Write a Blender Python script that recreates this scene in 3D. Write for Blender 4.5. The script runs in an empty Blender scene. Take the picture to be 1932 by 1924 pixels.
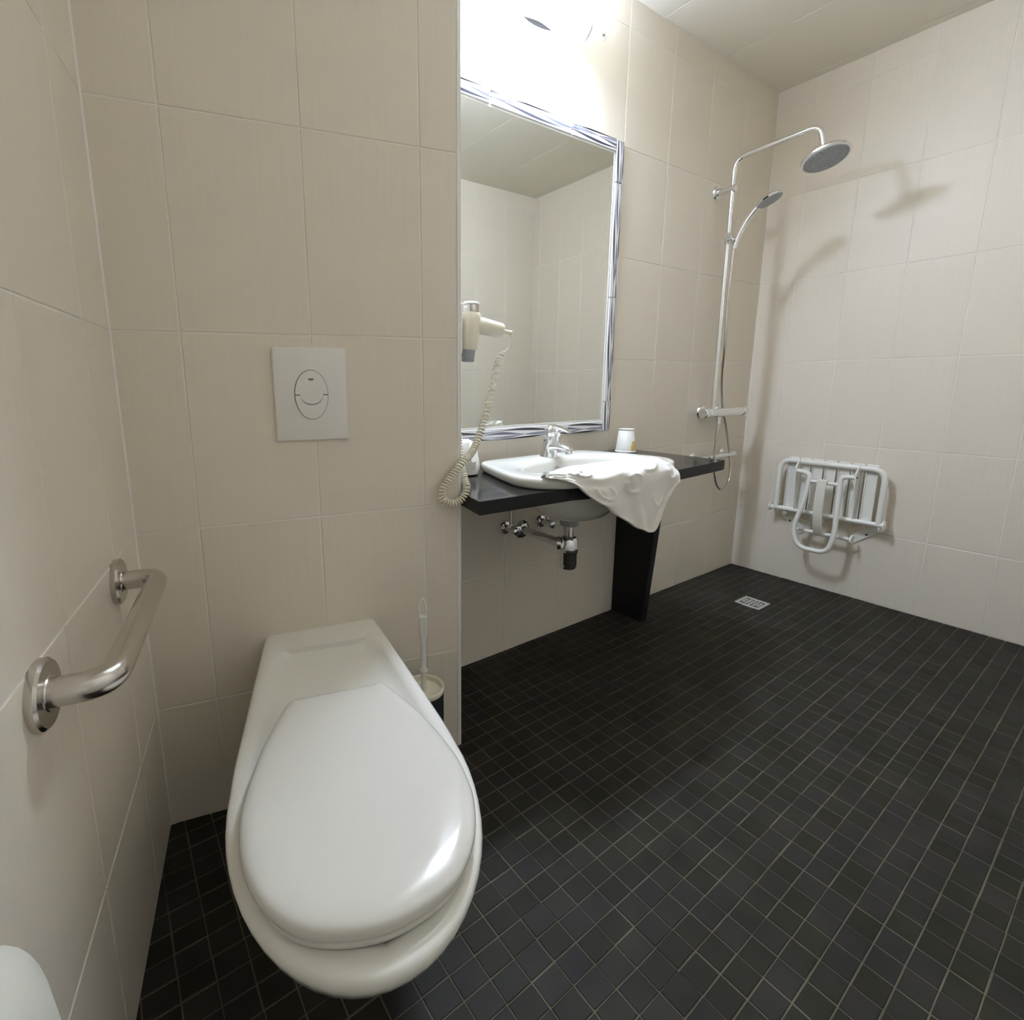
import bpy, bmesh, math, random
from mathutils import Vector, Matrix
random.seed(7)
S = bpy.context.scene
COL = S.collection
PI = math.pi

# ------------------------------------------------------------------ camera, world, exposure
CAM = Vector((0.2415, -1.1417, 0.9885))
RIGHT = Vector((0.93582, -0.35239, -0.00774))
DOWN = Vector((-0.0722, -0.17010, -0.98278))
FWD = Vector((0.3451, 0.92031, -0.1846))
FPX, PX, PY = 947.73, 835.02, 900.94
cd = bpy.data.cameras.new('camera'); cam = bpy.data.objects.new('camera', cd); COL.objects.link(cam)
cd.sensor_fit = 'HORIZONTAL'; cd.sensor_width = 36.0; cd.lens = FPX / 1932 * 36
cd.shift_x = (966 - PX) / 1932; cd.shift_y = (PY - 962) / 1932; cd.clip_start = .01
m = Matrix((RIGHT, -DOWN, -FWD)).transposed().to_4x4(); m.translation = CAM
cam.matrix_world = m; S.camera = cam
w = bpy.data.worlds.new('world'); S.world = w; w.use_nodes = True
w.node_tree.nodes['Background'].inputs[0].default_value = (.9, .93, 1, 1)
w.node_tree.nodes['Background'].inputs[1].default_value = .02
S.view_settings.view_transform = 'Standard'; S.view_settings.look = 'None'
S.view_settings.exposure = 0.5; S.view_settings.gamma = 1.0; S.view_settings.use_curve_mapping = False
S.cycles.max_bounces = 14; S.cycles.diffuse_bounces = 8; S.cycles.glossy_bounces = 6
S.cycles.sample_clamp_indirect = 12.0
LAMP_STRENGTH = 150.0

# ------------------------------------------------------------------ room frame
TH = 0.22521
K = Vector((2.6523, 0.7656, 0))
E1 = Vector((math.cos(TH), math.sin(TH), 0)); E2 = Vector((math.sin(TH), -math.cos(TH), 0))
VE, CE, TB = 0.7207, 2.307, 1.62          # box edge, ceiling height, room depth from the basin wall
def W3(s, t, z=0.): return K - E1 * s + E2 * t + Vector((0, 0, z))
YBOX = K.y - math.tan(TH) * (K.x - VE)     # where the box meets the basin wall
SB = 3.09                                  # back wall length

# ------------------------------------------------------------------ materials
def mat(name, col, rough=.5, metal=0., spec=.5, bump=None, var=None, coat=0., emit=None, sheen=0.):
    M = bpy.data.materials.new(name); M.use_nodes = True
    N = M.node_tree.nodes; L = M.node_tree.links; B = N['Principled BSDF']
    B.inputs['Base Color'].default_value = (*col, 1); B.inputs['Roughness'].default_value = rough
    B.inputs['Metallic'].default_value = metal; B.inputs['Specular IOR Level'].default_value = spec
    B.inputs['Coat Weight'].default_value = coat; B.inputs['Coat Roughness'].default_value = .08
    if sheen: B.inputs['Sheen Weight'].default_value = sheen
    if emit:
        B.inputs['Emission Color'].default_value = (*emit[0], 1); B.inputs['Emission Strength'].default_value = emit[1]
    if bump or var:
        tc = N.new('ShaderNodeTexCoord')
    if var:                                 # (scale, amount): mottled colour
        nz = N.new('ShaderNodeTexNoise'); nz.inputs['Scale'].default_value = var[0]; nz.inputs['Detail'].default_value = 5
        L.new(tc.outputs['Object'], nz.inputs['Vector'])
        rp = N.new('ShaderNodeMapRange'); rp.inputs['To Min'].default_value = 1 - var[1]; rp.inputs['To Max'].default_value = 1 + var[1]
        L.new(nz.outputs['Fac'], rp.inputs['Value'])
        mx = N.new('ShaderNodeMix'); mx.data_type = 'RGBA'; mx.blend_type = 'MULTIPLY'; mx.inputs['Factor'].default_value = 1
        mx.inputs['A'].default_value = (*col, 1); L.new(rp.outputs['Result'], mx.inputs['B'])
        L.new(mx.outputs['Result'], B.inputs['Base Color'])
    if bump:                                # (scale xyz, strength, distance)
        mp = N.new('ShaderNodeMapping'); mp.inputs['Scale'].default_value = bump[0]; L.new(tc.outputs['Object'], mp.inputs['Vector'])
        nz2 = N.new('ShaderNodeTexNoise'); nz2.inputs['Scale'].default_value = 1; nz2.inputs['Detail'].default_value = 3
        L.new(mp.outputs['Vector'], nz2.inputs['Vector'])
        bp = N.new('ShaderNodeBump'); bp.inputs['Strength'].default_value = bump[1]; bp.inputs['Distance'].default_value = bump[2]
        L.new(nz2.outputs['Fac'], bp.inputs['Height']); L.new(bp.outputs['Normal'], B.inputs['Normal'])
    return M

def wall_tile_mat():
    M = mat('wall_tile', (.712, .652, .555), .38, spec=.35, bump=((420, 420, 4), .05, .002))
    N = M.node_tree.nodes; L = M.node_tree.links; B = N['Principled BSDF']
    tc = N.new('ShaderNodeTexCoord'); mp = N.new('ShaderNodeMapping'); mp.inputs['Scale'].default_value = (230, 230, 3)
    L.new(tc.outputs['Object'], mp.inputs['Vector'])
    nz = N.new('ShaderNodeTexNoise'); nz.inputs['Scale'].default_value = 1; nz.inputs['Detail'].default_value = 4
    L.new(mp.outputs['Vector'], nz.inputs['Vector'])
    oi = N.new('ShaderNodeObjectInfo')
    r1 = N.new('ShaderNodeMapRange'); r1.inputs['To Min'].default_value = .96; r1.inputs['To Max'].default_value = 1.04
    L.new(nz.outputs['Fac'], r1.inputs['Value'])
    r2 = N.new('ShaderNodeMapRange'); r2.inputs['To Min'].default_value = .985; r2.inputs['To Max'].default_value = 1.015
    L.new(oi.outputs['Random'], r2.inputs['Value'])
    ml = N.new('ShaderNodeMath'); ml.operation = 'MULTIPLY'; L.new(r1.outputs[0], ml.inputs[0]); L.new(r2.outputs[0], ml.inputs[1])
    mx = N.new('ShaderNodeMix'); mx.data_type = 'RGBA'; mx.blend_type = 'MULTIPLY'; mx.inputs['Factor'].default_value = 1
    mx.inputs['A'].default_value = (.712, .652, .555, 1); L.new(ml.outputs[0], mx.inputs['B']); L.new(mx.outputs['Result'], B.inputs['Base Color'])
    return M

def floor_tile_mat(name, attr):
    M = mat(name, (.03, .03, .027), .6, spec=.16, bump=((60, 60, 60), .25, .002))
    N = M.node_tree.nodes; L = M.node_tree.links; B = N['Principled BSDF']
    if attr:
        a = N.new('ShaderNodeAttribute'); a.attribute_name = 'rnd'; src = a.outputs['Fac']
    else:
        a = N.new('ShaderNodeObjectInfo'); src = a.outputs['Random']
    cr = N.new('ShaderNodeValToRGB'); e = cr.color_ramp.elements
    e[0].color = (.018, .0155, .0100, 1); e[1].color = (.026, .023, .0180, 1)
    e.new(.35).color = (.021, .0195, .0125, 1); e.new(.7).color = (.022, .0195, .0170, 1)
    L.new(src, cr.inputs['Fac'])
    g = N.new('ShaderNodeNewGeometry'); nz = N.new('ShaderNodeTexNoise'); nz.inputs['Scale'].default_value = 9; nz.inputs['Detail'].default_value = 6
    L.new(g.outputs['Position'], nz.inputs['Vector'])
    r = N.new('ShaderNodeMapRange'); r.inputs['From Min'].default_value = .3; r.inputs['From Max'].default_value = .75
    r.inputs['To Min'].default_value = .8; r.inputs['To Max'].default_value = 1.35; L.new(nz.outputs['Fac'], r.inputs['Value'])
    mx = N.new('ShaderNodeMix'); mx.data_type = 'RGBA'; mx.blend_type = 'MULTIPLY'; mx.inputs['Factor'].default_value = 1
    L.new(cr.outputs['Color'], mx.inputs['A']); L.new(r.outputs[0], mx.inputs['B']); L.new(mx.outputs['Result'], B.inputs['Base Color'])
    return M

def border_mat(vertical):
    """white glazed strip with hand-drawn wavy black and grey lines running along it"""
    M = mat('border_tile_v' if vertical else 'border_tile_h', (.8, .8, .82), .15, spec=.5)
    N = M.node_tree.nodes; L = M.node_tree.links; B = N['Principled BSDF']
    tc = N.new('ShaderNodeTexCoord'); sp = N.new('ShaderNodeSeparateXYZ'); L.new(tc.outputs['Object'], sp.inputs[0])
    al, ac = (sp.outputs['Z'], sp.outputs['X']) if vertical else (sp.outputs['X'], sp.outputs['Z'])
    def lines(freq, amp, shift, seed):
        w1 = N.new('ShaderNodeMath'); w1.operation = 'MULTIPLY_ADD'; L.new(al, w1.inputs[0]); w1.inputs[1].default_value = freq; w1.inputs[2].default_value = seed
        s1 = N.new('ShaderNodeMath'); s1.operation = 'SINE'; L.new(w1.outputs[0], s1.inputs[0])
        a1 = N.new('ShaderNodeMath'); a1.operation = 'MULTIPLY_ADD'; L.new(s1.outputs[0], a1.inputs[0]); a1.inputs[1].default_value = amp; a1.inputs[2].default_value = shift
        d = N.new('ShaderNodeMath'); d.operation = 'SUBTRACT'; L.new(ac, d.inputs[0]); L.new(a1.outputs[0], d.inputs[1])
        ab = N.new('ShaderNodeMath'); ab.operation = 'ABSOLUTE'; L.new(d.outputs[0], ab.inputs[0])
        # line width breathes along the strip
        w2 = N.new('ShaderNodeMath'); w2.operation = 'MULTIPLY_ADD'; L.new(al, w2.inputs[0]); w2.inputs[1].default_value = freq * 1.7; w2.inputs[2].default_value = seed * 2
        s2 = N.new('ShaderNodeMath'); s2.operation = 'SINE'; L.new(w2.outputs[0], s2.inputs[0])
        w3 = N.new('ShaderNodeMath'); w3.operation = 'MULTIPLY_ADD'; L.new(s2.outputs[0], w3.inputs[0]); w3.inputs[1].default_value = .0018; w3.inputs[2].default_value = .0026
        lt = N.new('ShaderNodeMath'); lt.operation = 'LESS_THAN'; L.new(ab.outputs[0], lt.inputs[0]); L.new(w3.outputs[0], lt.inputs[1])
        return lt.outputs[0]
    cur = None
    for freq, amp, sh, seed, c in ((15, .0035, .0165, .4, (.008, .008, .01)), (19, .005, .003, 2.1, (.16, .16, .2)),
                                   (12, .006, -.006, 4.0, (.06, .06, .075)), (22, .004, .009, 5.3, (.3, .3, .36))):
        mx = N.new('ShaderNodeMix'); mx.data_type = 'RGBA'; L.new(lines(freq, amp, sh, seed), mx.inputs['Factor'])
        if cur is None: mx.inputs['A'].default_value = (.8, .8, .82, 1)
        else: L.new(cur, mx.inputs['A'])
        mx.inputs['B'].default_value = (*c, 1); cur = mx.outputs['Result']
    L.new(cur, B.inputs['Base Color'])
    return M

MT = wall_tile_mat()
GROUT = mat('wall_grout', (.76, .735, .68), .8)
FT, FTA = floor_tile_mat('floor_tile', False), floor_tile_mat('floor_tile_field', True)
FGROUT = mat('floor_grout', (.100, .086, .057), .9, var=(9, .7))
CEILM = mat('ceiling_panel', (.76, .72, .62), .6, spec=.25)
CERAM = mat('white_ceramic', (.75, .74, .68), .07, spec=.5, coat=.3)
PLAST = mat('white_plastic', (.75, .74, .68), .22, spec=.5)
SEATP = mat('toilet_plastic', (.67, .655, .60), .12, spec=.5, coat=.4)
PLATE = mat('plate_plastic', (.74, .725, .68), .3)
CREAM = mat('cream_plastic', (.78, .73, .60), .35)
TRIMM = mat('trim_plastic', (.72, .72, .69), .3)
SEAL = mat('white_sealant', (.78, .76, .71), .5)
DARKGAP = mat('dark_gap', (.05, .045, .035), .7)
CHROME = mat('chrome', (.82, .83, .84), .07, metal=1)
STEEL = mat('brushed_steel', (.62, .59, .55), .2, metal=1)
GREYM = mat('grey_nozzle_plate', (.34, .36, .38), .4, spec=.4)
BLACK = mat('black_lacquer', (.008, .008, .008), .10, spec=.28)
BLACKM = mat('black_panel', (.008, .008, .009), .45, spec=.3)
MIRROR = mat('mirror_glass', (.88, .90, .86), .01, metal=1)
TOWEL = mat('terry_cotton', (.81, .79, .73), .95, spec=.1, bump=((500, 500, 500), .5, .002), sheen=.3)
PAPER = mat('paper_white', (.81, .79, .73), .6)
YELLOW = mat('yellow_print', (.72, .52, .12), .6)
WENAM = mat('white_enamel', (.79, .78, .73), .28)
STRAP = mat('cream_strap', (.74, .72, .64), .45)
CREAMIN = mat('brush_cream', (.74, .70, .58), .5)
HOLDER = mat('black_holder', (.02, .021, .026), .35)
GLOW = mat('lit_frosted_glass', (.9, .9, .9), .4, emit=((.805, .935, 1.19), LAMP_STRENGTH))
CLIP = mat('lamp_clip_grey', (.035, .035, .037), .8, spec=.05)
LAMPG = mat('lamp_grey_metal', (.55, .56, .57), .3, metal=1)
DISP = mat('dispenser_plastic', (.74, .74, .65), .3)
DRAINM = mat('drain_metal', (.60, .60, .57), .4, metal=.6)

# ------------------------------------------------------------------ mesh helpers
def obj(name, bm, material, parent=None, smooth=30, mods=None):
    bmesh.ops.recalc_face_normals(bm, faces=bm.faces)
    me = bpy.data.meshes.new(name); bm.to_mesh(me); bm.free()
    if smooth is not None:
        for p in me.polygons: p.use_smooth = True
        me.set_sharp_from_angle(angle=math.radians(smooth))
    me.materials.append(material)
    o = bpy.data.objects.new(name, me); COL.objects.link(o)
    if parent: o.parent = parent
    return o
def tag(o, label, cat, group=None):
    o['label'] = label; o['category'] = cat
    if group: o['group'] = group
    return o
def empty(name, loc, rz=0.):
    o = bpy.data.objects.new(name, None); o.empty_display_size = .05; COL.objects.link(o)
    o.location = loc; o.rotation_euler = (0, 0, rz); return o
def thing(name, label, cat, loc, rz=0., group=None): return tag(empty(name, loc, rz), label, cat, group)
def NB(): return bmesh.new()
def box(bm, x0, x1, y0, y1, z0, z1, bev=0., seg=2):
    vs = [bm.verts.new((x, y, z)) for z in (z0, z1) for y in (y0, y1) for x in (x0, x1)]
    fs = [bm.faces.new([vs[i] for i in f]) for f in ((0, 2, 3, 1), (4, 5, 7, 6), (0, 1, 5, 4), (2, 6, 7, 3), (0, 4, 6, 2), (1, 3, 7, 5))]
    if bev:
        es = {e for f in fs for e in f.edges}
        bmesh.ops.bevel(bm, geom=list(es), offset=bev, segments=seg, affect='EDGES', profile=.5)
    return bm
def loft(bm, rings, closed=True, cap0=True, cap1=True):
    R = [[bm.verts.new(p) for p in r] for r in rings]
    n = len(R[0])
    for a, b in zip(R, R[1:]):
        for i in range(n if closed else n - 1):
            j = (i + 1) % n; bm.faces.new((a[i], a[j], b[j], b[i]))
    if cap0: bm.faces.new(R[0][::-1])
    if cap1: bm.faces.new(R[-1])
    return bm
def catmull(P, n=8, closed=False):
    P = [Vector(p) for p in P]; out = []; N = len(P)
    for i in range(N if closed else N - 1):
        p0 = P[i - 1] if (i > 0 or closed) else P[0]; p1 = P[i]; p2 = P[(i + 1) % N]
        p3 = P[(i + 2) % N] if (closed or i + 2 < N) else P[-1]
        for k in range(n):
            t = k / n
            out.append(.5 * ((2 * p1) + (p2 - p0) * t + (2 * p0 - 5 * p1 + 4 * p2 - p3) * t * t + (3 * p1 - p0 - 3 * p2 + p3) * t ** 3))
    if not closed: out.append(P[-1])
    return out
def fillet(P, r, n=6):
    """polyline with rounded corners"""
    P = [Vector(p) for p in P]; out = [P[0]]
    for i in range(1, len(P) - 1):
        a = (P[i - 1] - P[i]); b = (P[i + 1] - P[i]); d = min(r, a.length * .49, b.length * .49)
        p = P[i] + a.normalized() * d; q = P[i] + b.normalized() * d
        for k in range(n + 1):
            t = k / n; out.append(p * (1 - t) ** 2 + P[i] * 2 * t * (1 - t) + q * t * t)
    out.append(P[-1]); return out
def tube(bm, P, r, seg=12, closed=False):
    P = [Vector(p) for p in P]; n = len(P); rr = r if isinstance(r, (list, tuple)) else [r] * n
    T = []
    for i in range(n):
        a = P[i - 1] if (i > 0 or closed) else P[i]; b = P[(i + 1) % n] if (i < n - 1 or closed) else P[i]
        T.append((b - a).normalized())
    u = T[0].orthogonal().normalized(); rings = []
    for i in range(n):
        u = (u - T[i] * u.dot(T[i])).normalized(); v = T[i].cross(u)
        rings.append([P[i] + (u * math.cos(2 * PI * k / seg) + v * math.sin(2 * PI * k / seg)) * rr[i] for k in range(seg)])
    if closed: rings.append(rings[0]); return loft(bm, rings, True, False, False)
    return loft(bm, rings)
def lathe(bm, prof, a, b=None, seg=28):
    """profile (r, h) turned about the axis from a in direction b (default up)"""
    a = Vector(a); d = Vector(b or (0, 0, 1)).normalized(); u = d.orthogonal().normalized(); v = d.cross(u)
    rings = [[a + d * h + (u * math.cos(2 * PI * k / seg) + v * math.sin(2 * PI * k / seg)) * max(r, 1e-5) for k in range(seg)] for r, h in prof]
    return loft(bm, rings, True, prof[0][0] > 1e-4, prof[-1][0] > 1e-4)
def disc_rod(bm, a, b, r, seg=20, ch=.0015):
    a, b = Vector(a), Vector(b); h = (b - a).length
    return lathe(bm, [(r - ch, 0), (r, ch), (r, h - ch), (r - ch, h)], a, b - a, seg)
def prism(bm, pts, z0, z1, axis='z'):
    f = {'z': lambda p, h: (p[0], p[1], h), 'y': lambda p, h: (p[0], h, p[1]), 'x': lambda p, h: (h, p[0], p[1])}[axis]
    return loft(bm, [[f(p, z0) for p in pts], [f(p, z1) for p in pts]])
def ell(cx, cy, rx, ry, n, p=2.0):
    o = []
    for k in range(n):
        c, s = math.cos(2 * PI * k / n), math.sin(2 * PI * k / n)
        o.append((cx + rx * abs(c) ** (2 / p) * (1 if c >= 0 else -1), cy + ry * abs(s) ** (2 / p) * (1 if s >= 0 else -1)))
    return o
def struct(o): o['kind'] = 'structure'; return o

# ------------------------------------------------------------------ the shell
TG = .0011                                  # half a wall joint
def tile_mesh(wd, ht, cache={}):
    k = (round(wd, 4), round(ht, 4))
    if k not in cache:
        bm = NB(); x, z, b = wd / 2 - TG, ht / 2 - TG, .0016
        loft(bm, [[(-x, .010, -z), (x, .010, -z), (x, .010, z), (-x, .010, z)], [(-x, b, -z), (x, b, -z), (x, b, z), (-x, b, z)],
                  [(-x + b, 0, -z + b), (x - b, 0, -z + b), (x - b, 0, z - b), (-x + b, 0, z - b)]])
        bmesh.ops.recalc_face_normals(bm, faces=bm.faces)
        me = bpy.data.meshes.new('wall_tile'); bm.to_mesh(me); bm.free(); me.materials.append(MT); cache[k] = me
    return cache[k]
def tiles(parent, xs, zs):
    for i in range(len(xs) - 1):
        for j in range(len(zs) - 1):
            if xs[i + 1] - xs[i] < .008 or zs[j + 1] - zs[j] < .006: continue
            o = bpy.data.objects.new('wall_tile', tile_mesh(xs[i + 1] - xs[i], zs[j + 1] - zs[j])); COL.objects.link(o)
            o.parent = parent; o.location = ((xs[i] + xs[i + 1]) / 2, 0, (zs[j] + zs[j + 1]) / 2)
def wall(name, org, rz, x0, x1, thick=.1):
    o = struct(obj(name, box(NB(), x0, x1, .0014, thick, -.05, CE + .05), GROUT, smooth=None)); o.location = org; o.rotation_euler = (0, 0, rz); return o
ZT = [0] + [.2913 + .4 * i for i in range(6)] + [CE]
ZT[-2] = CE; ZT = ZT[:-1]
ZB = [0] + [.3194 + .3783 * i for i in range(6)] + [CE]
# left wall (frame: x along +Y, y into the wall)
wl = wall('wall_left', (0, 0, 0), PI / 2, -1.62, .1)
tiles(wl, [-1.1734 - .2511 * 1.2] + [-.1689 - .2511 * i for i in range(4, -1, -1)] + [0], ZT)
# boxed-out cistern wall: solid prism with its own faces
bm = NB(); prism(bm, [(0, .0014), (VE - .0014, .0014), (VE - .0014, YBOX + .05), (0, .30)], -.05, CE + .05)
wt = struct(obj('wall_toilet', bm, GROUT, smooth=None))
tiles(wt, [0, .1189, .37, .6211, VE - .011], ZT)
ret = wall('wall_return', (VE, 0, 0), PI / 2, .012, YBOX + .02, .02)
tiles(ret, [.012, YBOX], ZT)
bm = NB(); arc = [(VE - .011 + .0115 * math.sin(a), .0115 - .0118 * math.cos(a)) for a in [i * PI / 16 for i in range(9)]]
prism(bm, arc + [(VE - .011, .0115)], 0, CE); struct(obj('trim_1', bm, TRIMM))
# basin wall, shower wall, wall behind the camera
wb = wall('wall_basin', K, TH, -2.75, .1)
tiles(wb, sorted([0] + [-.2804 - .272 * i for i in range(7)] + [-2.09]), ZB)
wr = wall('wall_right', K, TH - PI / 2, -.1, TB + .1)
tiles(wr, [0] + [.154 + .2018 * i for i in range(8)] + [TB], ZB)
wk = wall('wall_back', W3(0, TB), TH + PI, -.1, SB + .1)
tiles(wk, [0] + [.2804 + .272 * i for i in range(10)] + [SB - .012], ZB)

def bead(name, org, rz, r=.0028):
    b = NB(); prism(b, [(0, 0), (r, 0), (r * .35, r * .35), (0, r)], 0, CE); o = struct(obj(name, b, SEAL, smooth=None)); o.location = org; o.rotation_euler = (0, 0, rz)
bead('trim_2', (0, 0, 0), -PI / 2); bead('trim_3', K, TH + PI)
ROOM = [Vector((0, 0, 0)), Vector((VE, 0, 0)), Vector((VE, YBOX, 0)), K, W3(0, TB), W3(SB, TB)]
def inside(p):
    c = False; n = len(ROOM)
    for i in range(n):
        a, b = ROOM[i], ROOM[(i + 1) % n]
        if (a.y > p.y) != (b.y > p.y) and p.x < (b.x - a.x) * (p.y - a.y) / (b.y - a.y) + a.x: c = not c
    return c
# ceiling boards run out from the basin wall
bm = NB(); box(bm, -3.2, .1, -TB - .1, .1, .012, .06)
ce = struct(obj('ceiling', bm, CEILM, smooth=None)); ce.location = K + Vector((0, 0, CE)); ce.rotation_euler = (0, 0, TH)
js = [-.043 - .432 * i for i in range(8)]
edges = [0.02] + js
for a, b in zip(edges, edges[1:]):
    if a - b < .03: continue
    bm = NB(); box(bm, b + .0012, a - .0012, -TB - .02, .03, 0, .0125, .0012, 1)
    obj('ceiling_panel', bm, CEILM, ce, smooth=None)

# floor: mosaic of small slate tiles, grout slightly lower
bm = NB(); FL = [Vector(p) for p in ((-.1, .3, 0), (VE, .5, 0))] + [K + E1 * .1 - E2 * .1, W3(-.1, TB + .1), W3(SB + .1, TB + .1)]
prism(bm, [(p.x, p.y) for p in FL], -.06, -.0013)
fl = struct(obj('floor', bm, FGROUT, smooth=None))
FA = math.radians(13.6); F1 = Vector((math.cos(FA), math.sin(FA), 0)); F2 = Vector((math.sin(FA), -math.cos(FA), 0))
SX, SY, FG = .0545, .0432, .00115
def ftile(bm, c, j):
    x, y, b = SX / 2 - FG, SY / 2 - FG, .0011
    def ring(dx, dy, z): return [c + F1 * (dx * u + j[0]) + F2 * (dy * v + j[1]) + Vector((0, 0, z)) for u, v in ((-1, -1), (1, -1), (1, 1), (-1, 1))]
    return [ring(x, y, -.006), ring(x, y, -b * .8 + j[2]), ring(x - b, y - b, j[2])]
def screen(p):
    d = p - CAM; z = d.dot(FWD)
    if z < .05: return None
    return PX + FPX * d.dot(RIGHT) / z, PY + FPX * d.dot(DOWN) / z, z
cells = []
for i in range(-62, 8):
    for k in range(-4, 46):
        c = K + F1 * (i * SX + .02) + F2 * (k * SY + .012)
        if not (inside(c) or inside(c + (Vector((1.3, -.4, 0)) - c).normalized() * .034)): continue
        if (c - W3(.435, .315)).length < .036: continue
        q = screen(c); vis = 0
        if q and -20 < q[0] < 1952 and q[1] < 1950:
            under = (((q[0] - 665) / 265) ** 2 + ((q[1] - 1560) / 320) ** 2) < 1
            box_hidden = q[0] < 860 and c.y > -.02
            if not under and not box_hidden: vis = 1 / q[2] ** 2
        cells.append((vis, c))
cells.sort(key=lambda a: -a[0])
base = NB(); loft(base, ftile(base, Vector((0, 0, 0)), (0, 0, 0))); bmesh.ops.recalc_face_normals(base, faces=base.faces)
fme = bpy.data.meshes.new('floor_tile'); base.to_mesh(fme); base.free(); fme.materials.append(FT)
for vis, c in cells[:300]:
    o = bpy.data.objects.new('floor_tile', fme); COL.objects.link(o); o.parent = fl
    o.location = c + Vector((random.uniform(-.0006, .0006), random.uniform(-.0006, .0006), random.uniform(-.0005, .0003)))
    o.rotation_euler = (random.uniform(-.006, .006), random.uniform(-.006, .006), random.uniform(-.008, .008))
bm = NB(); lay = bm.faces.layers.float.new('rnd')
for vis, c in cells[300:]:
    n0 = len(bm.faces); loft(bm, ftile(bm, c, (random.uniform(-.0006, .0006), random.uniform(-.0006, .0006), random.uniform(-.0005, .0003))))
    bm.faces.ensure_lookup_table(); r = random.random()
    for f in bm.faces[n0:]: f[lay] = r
fo = obj('floor_tile_field', bm, FTA, fl, smooth=None); fo['kind'] = 'stuff'

# ------------------------------------------------------------------ toilet
def halfw(d):                               # half width of the rim at distance d from the wall
    if d < .42: return .129 + (.170 - .129) * (d / .42) ** .95
    if d < .50: return .170 + .003 * (d - .42) / .08
    return .173 * math.sqrt(max(0, 1 - ((d - .50) / .262) ** 2))
def rim_outline(sw=1., tip=.762, back=0., inset=0.):
    """closed outline, from back right to back left, down the left side, round the front"""
    k = tip / .762; pts = []
    ds = [back + (.5 - back) * i / 16 for i in range(17)] + [.5 + .262 * math.sin(a * PI / 2 / 14) for a in range(1, 15)]
    L_ = [(-max(halfw(min(d, .762)) * sw - inset * (1 if d < .7 else 1), 0), -(d * k if d > .5 else d * (1 + (k - 1) * d / .5)) + (inset * max(0, (d - .5) / .262))) for d in ds]
    xb = -L_[0][0]
    pts = [(xb - 2 * xb * i / 8, L_[0][1]) for i in range(8)] + L_
    pts += [(-x, y) for x, y in L_[-2:0:-1]]
    return pts
t = thing('toilet', 'long white wall-hung toilet with closed lid', 'toilet', (.361, .006, 0), math.radians(-2.3))
bm = NB(); rings = []
for z, sw, tip in ((.075, .30, .30), (.085, .42, .38), (.12, .58, .47), (.18, .74, .56), (.25, .86, .645), (.31, .93, .70), (.36, .975, .735), (.395, .995, .757), (.408, 1., .762)):
    rings.append([(x, y, z) for x, y in rim_outline(sw, tip)])
for ins, z in ((.002, .4145), (.006, .4185), (.013, .420)): rings.append([(x, y, z) for x, y in rim_outline(1, .762, 0, ins)])
def recess(ins, r, z):
    o = []
    for i, (x, y) in enumerate(rim_outline(1, .762, 0, ins)):
        if y > -.13:
            q = min(abs(y) / .13, 1.); y = -.085 - q * .045; x *= 1 - .14 * (1 - q) ** 2
        o.append((x, y, z))
    return o
rings += [recess(.024, 0, .4195), recess(.030, 0, .4165), recess(.040, 0, .4085), recess(.055, 0, .4065)]
rings.append([(x * .3, -.35 + (y + .35) * .3, .406) for x, y, z in recess(.055, 0, 0)])
loft(bm, rings); obj('bowl', bm, CERAM, t, 50)
def lid_outline(inset=0., n=64):
    c = [(0, -.318), (-.07, -.318), (-.086, -.326), (-.104, -.365), (-.130, -.44), (-.147, -.52), (-.150, -.565), (-.143, -.62), (-.118, -.677), (-.074, -.718), (0, -.736)]
    c = c + [(-x, y) for x, y in c[-2:0:-1]]
    P = catmull([(x, y, 0) for x, y in c], 6, True); cy = -.55
    out = []
    for i, p in enumerate(P):
        a, b = P[i - 1], P[(i + 1) % len(P)]; tn = (b - a).normalized(); nr = Vector((-tn.y, tn.x, 0))
        if nr.dot(Vector((0, cy, 0)) - p) < 0: nr = -nr
        out.append(p + nr * inset)
    return out
def zr(P, z, s=1.): return [(p.x * s, -.55 + (p.y + .55) * s, z) for p in P]
bm = NB(); loft(bm, [zr(lid_outline(.006), .4205), zr(lid_outline(.004), .423), zr(lid_outline(.004), .430), zr(lid_outline(.006), .4325)]); obj('seat', bm, SEATP, t, 40)
bm = NB(); o0 = lid_outline(0)
rings = [zr(lid_outline(.003), .434), zr(o0, .436), zr(o0, .443), zr(lid_outline(.002), .4475), zr(lid_outline(.006), .4508), zr(lid_outline(.013), .4532)]
inn = lid_outline(.022)
for k in range(11):
    q = max(1 - k * .1, .002); rings.append(zr(inn, .4545 + .003 * (1 - q * q), q))
loft(bm, rings); obj('lid', bm, SEATP, t, 60)
for sx in (-1, 1):
    bm = NB(); lathe(bm, [(.013, 0), (.013, .012), (.010, .0155)], (sx * .062, -.305, .407)); disc_rod(bm, (sx * .062 - .02, -.318, .428), (sx * .062 + .02, -.318, .428), .0085); obj('hinge', bm, SEATP, t)

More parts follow.
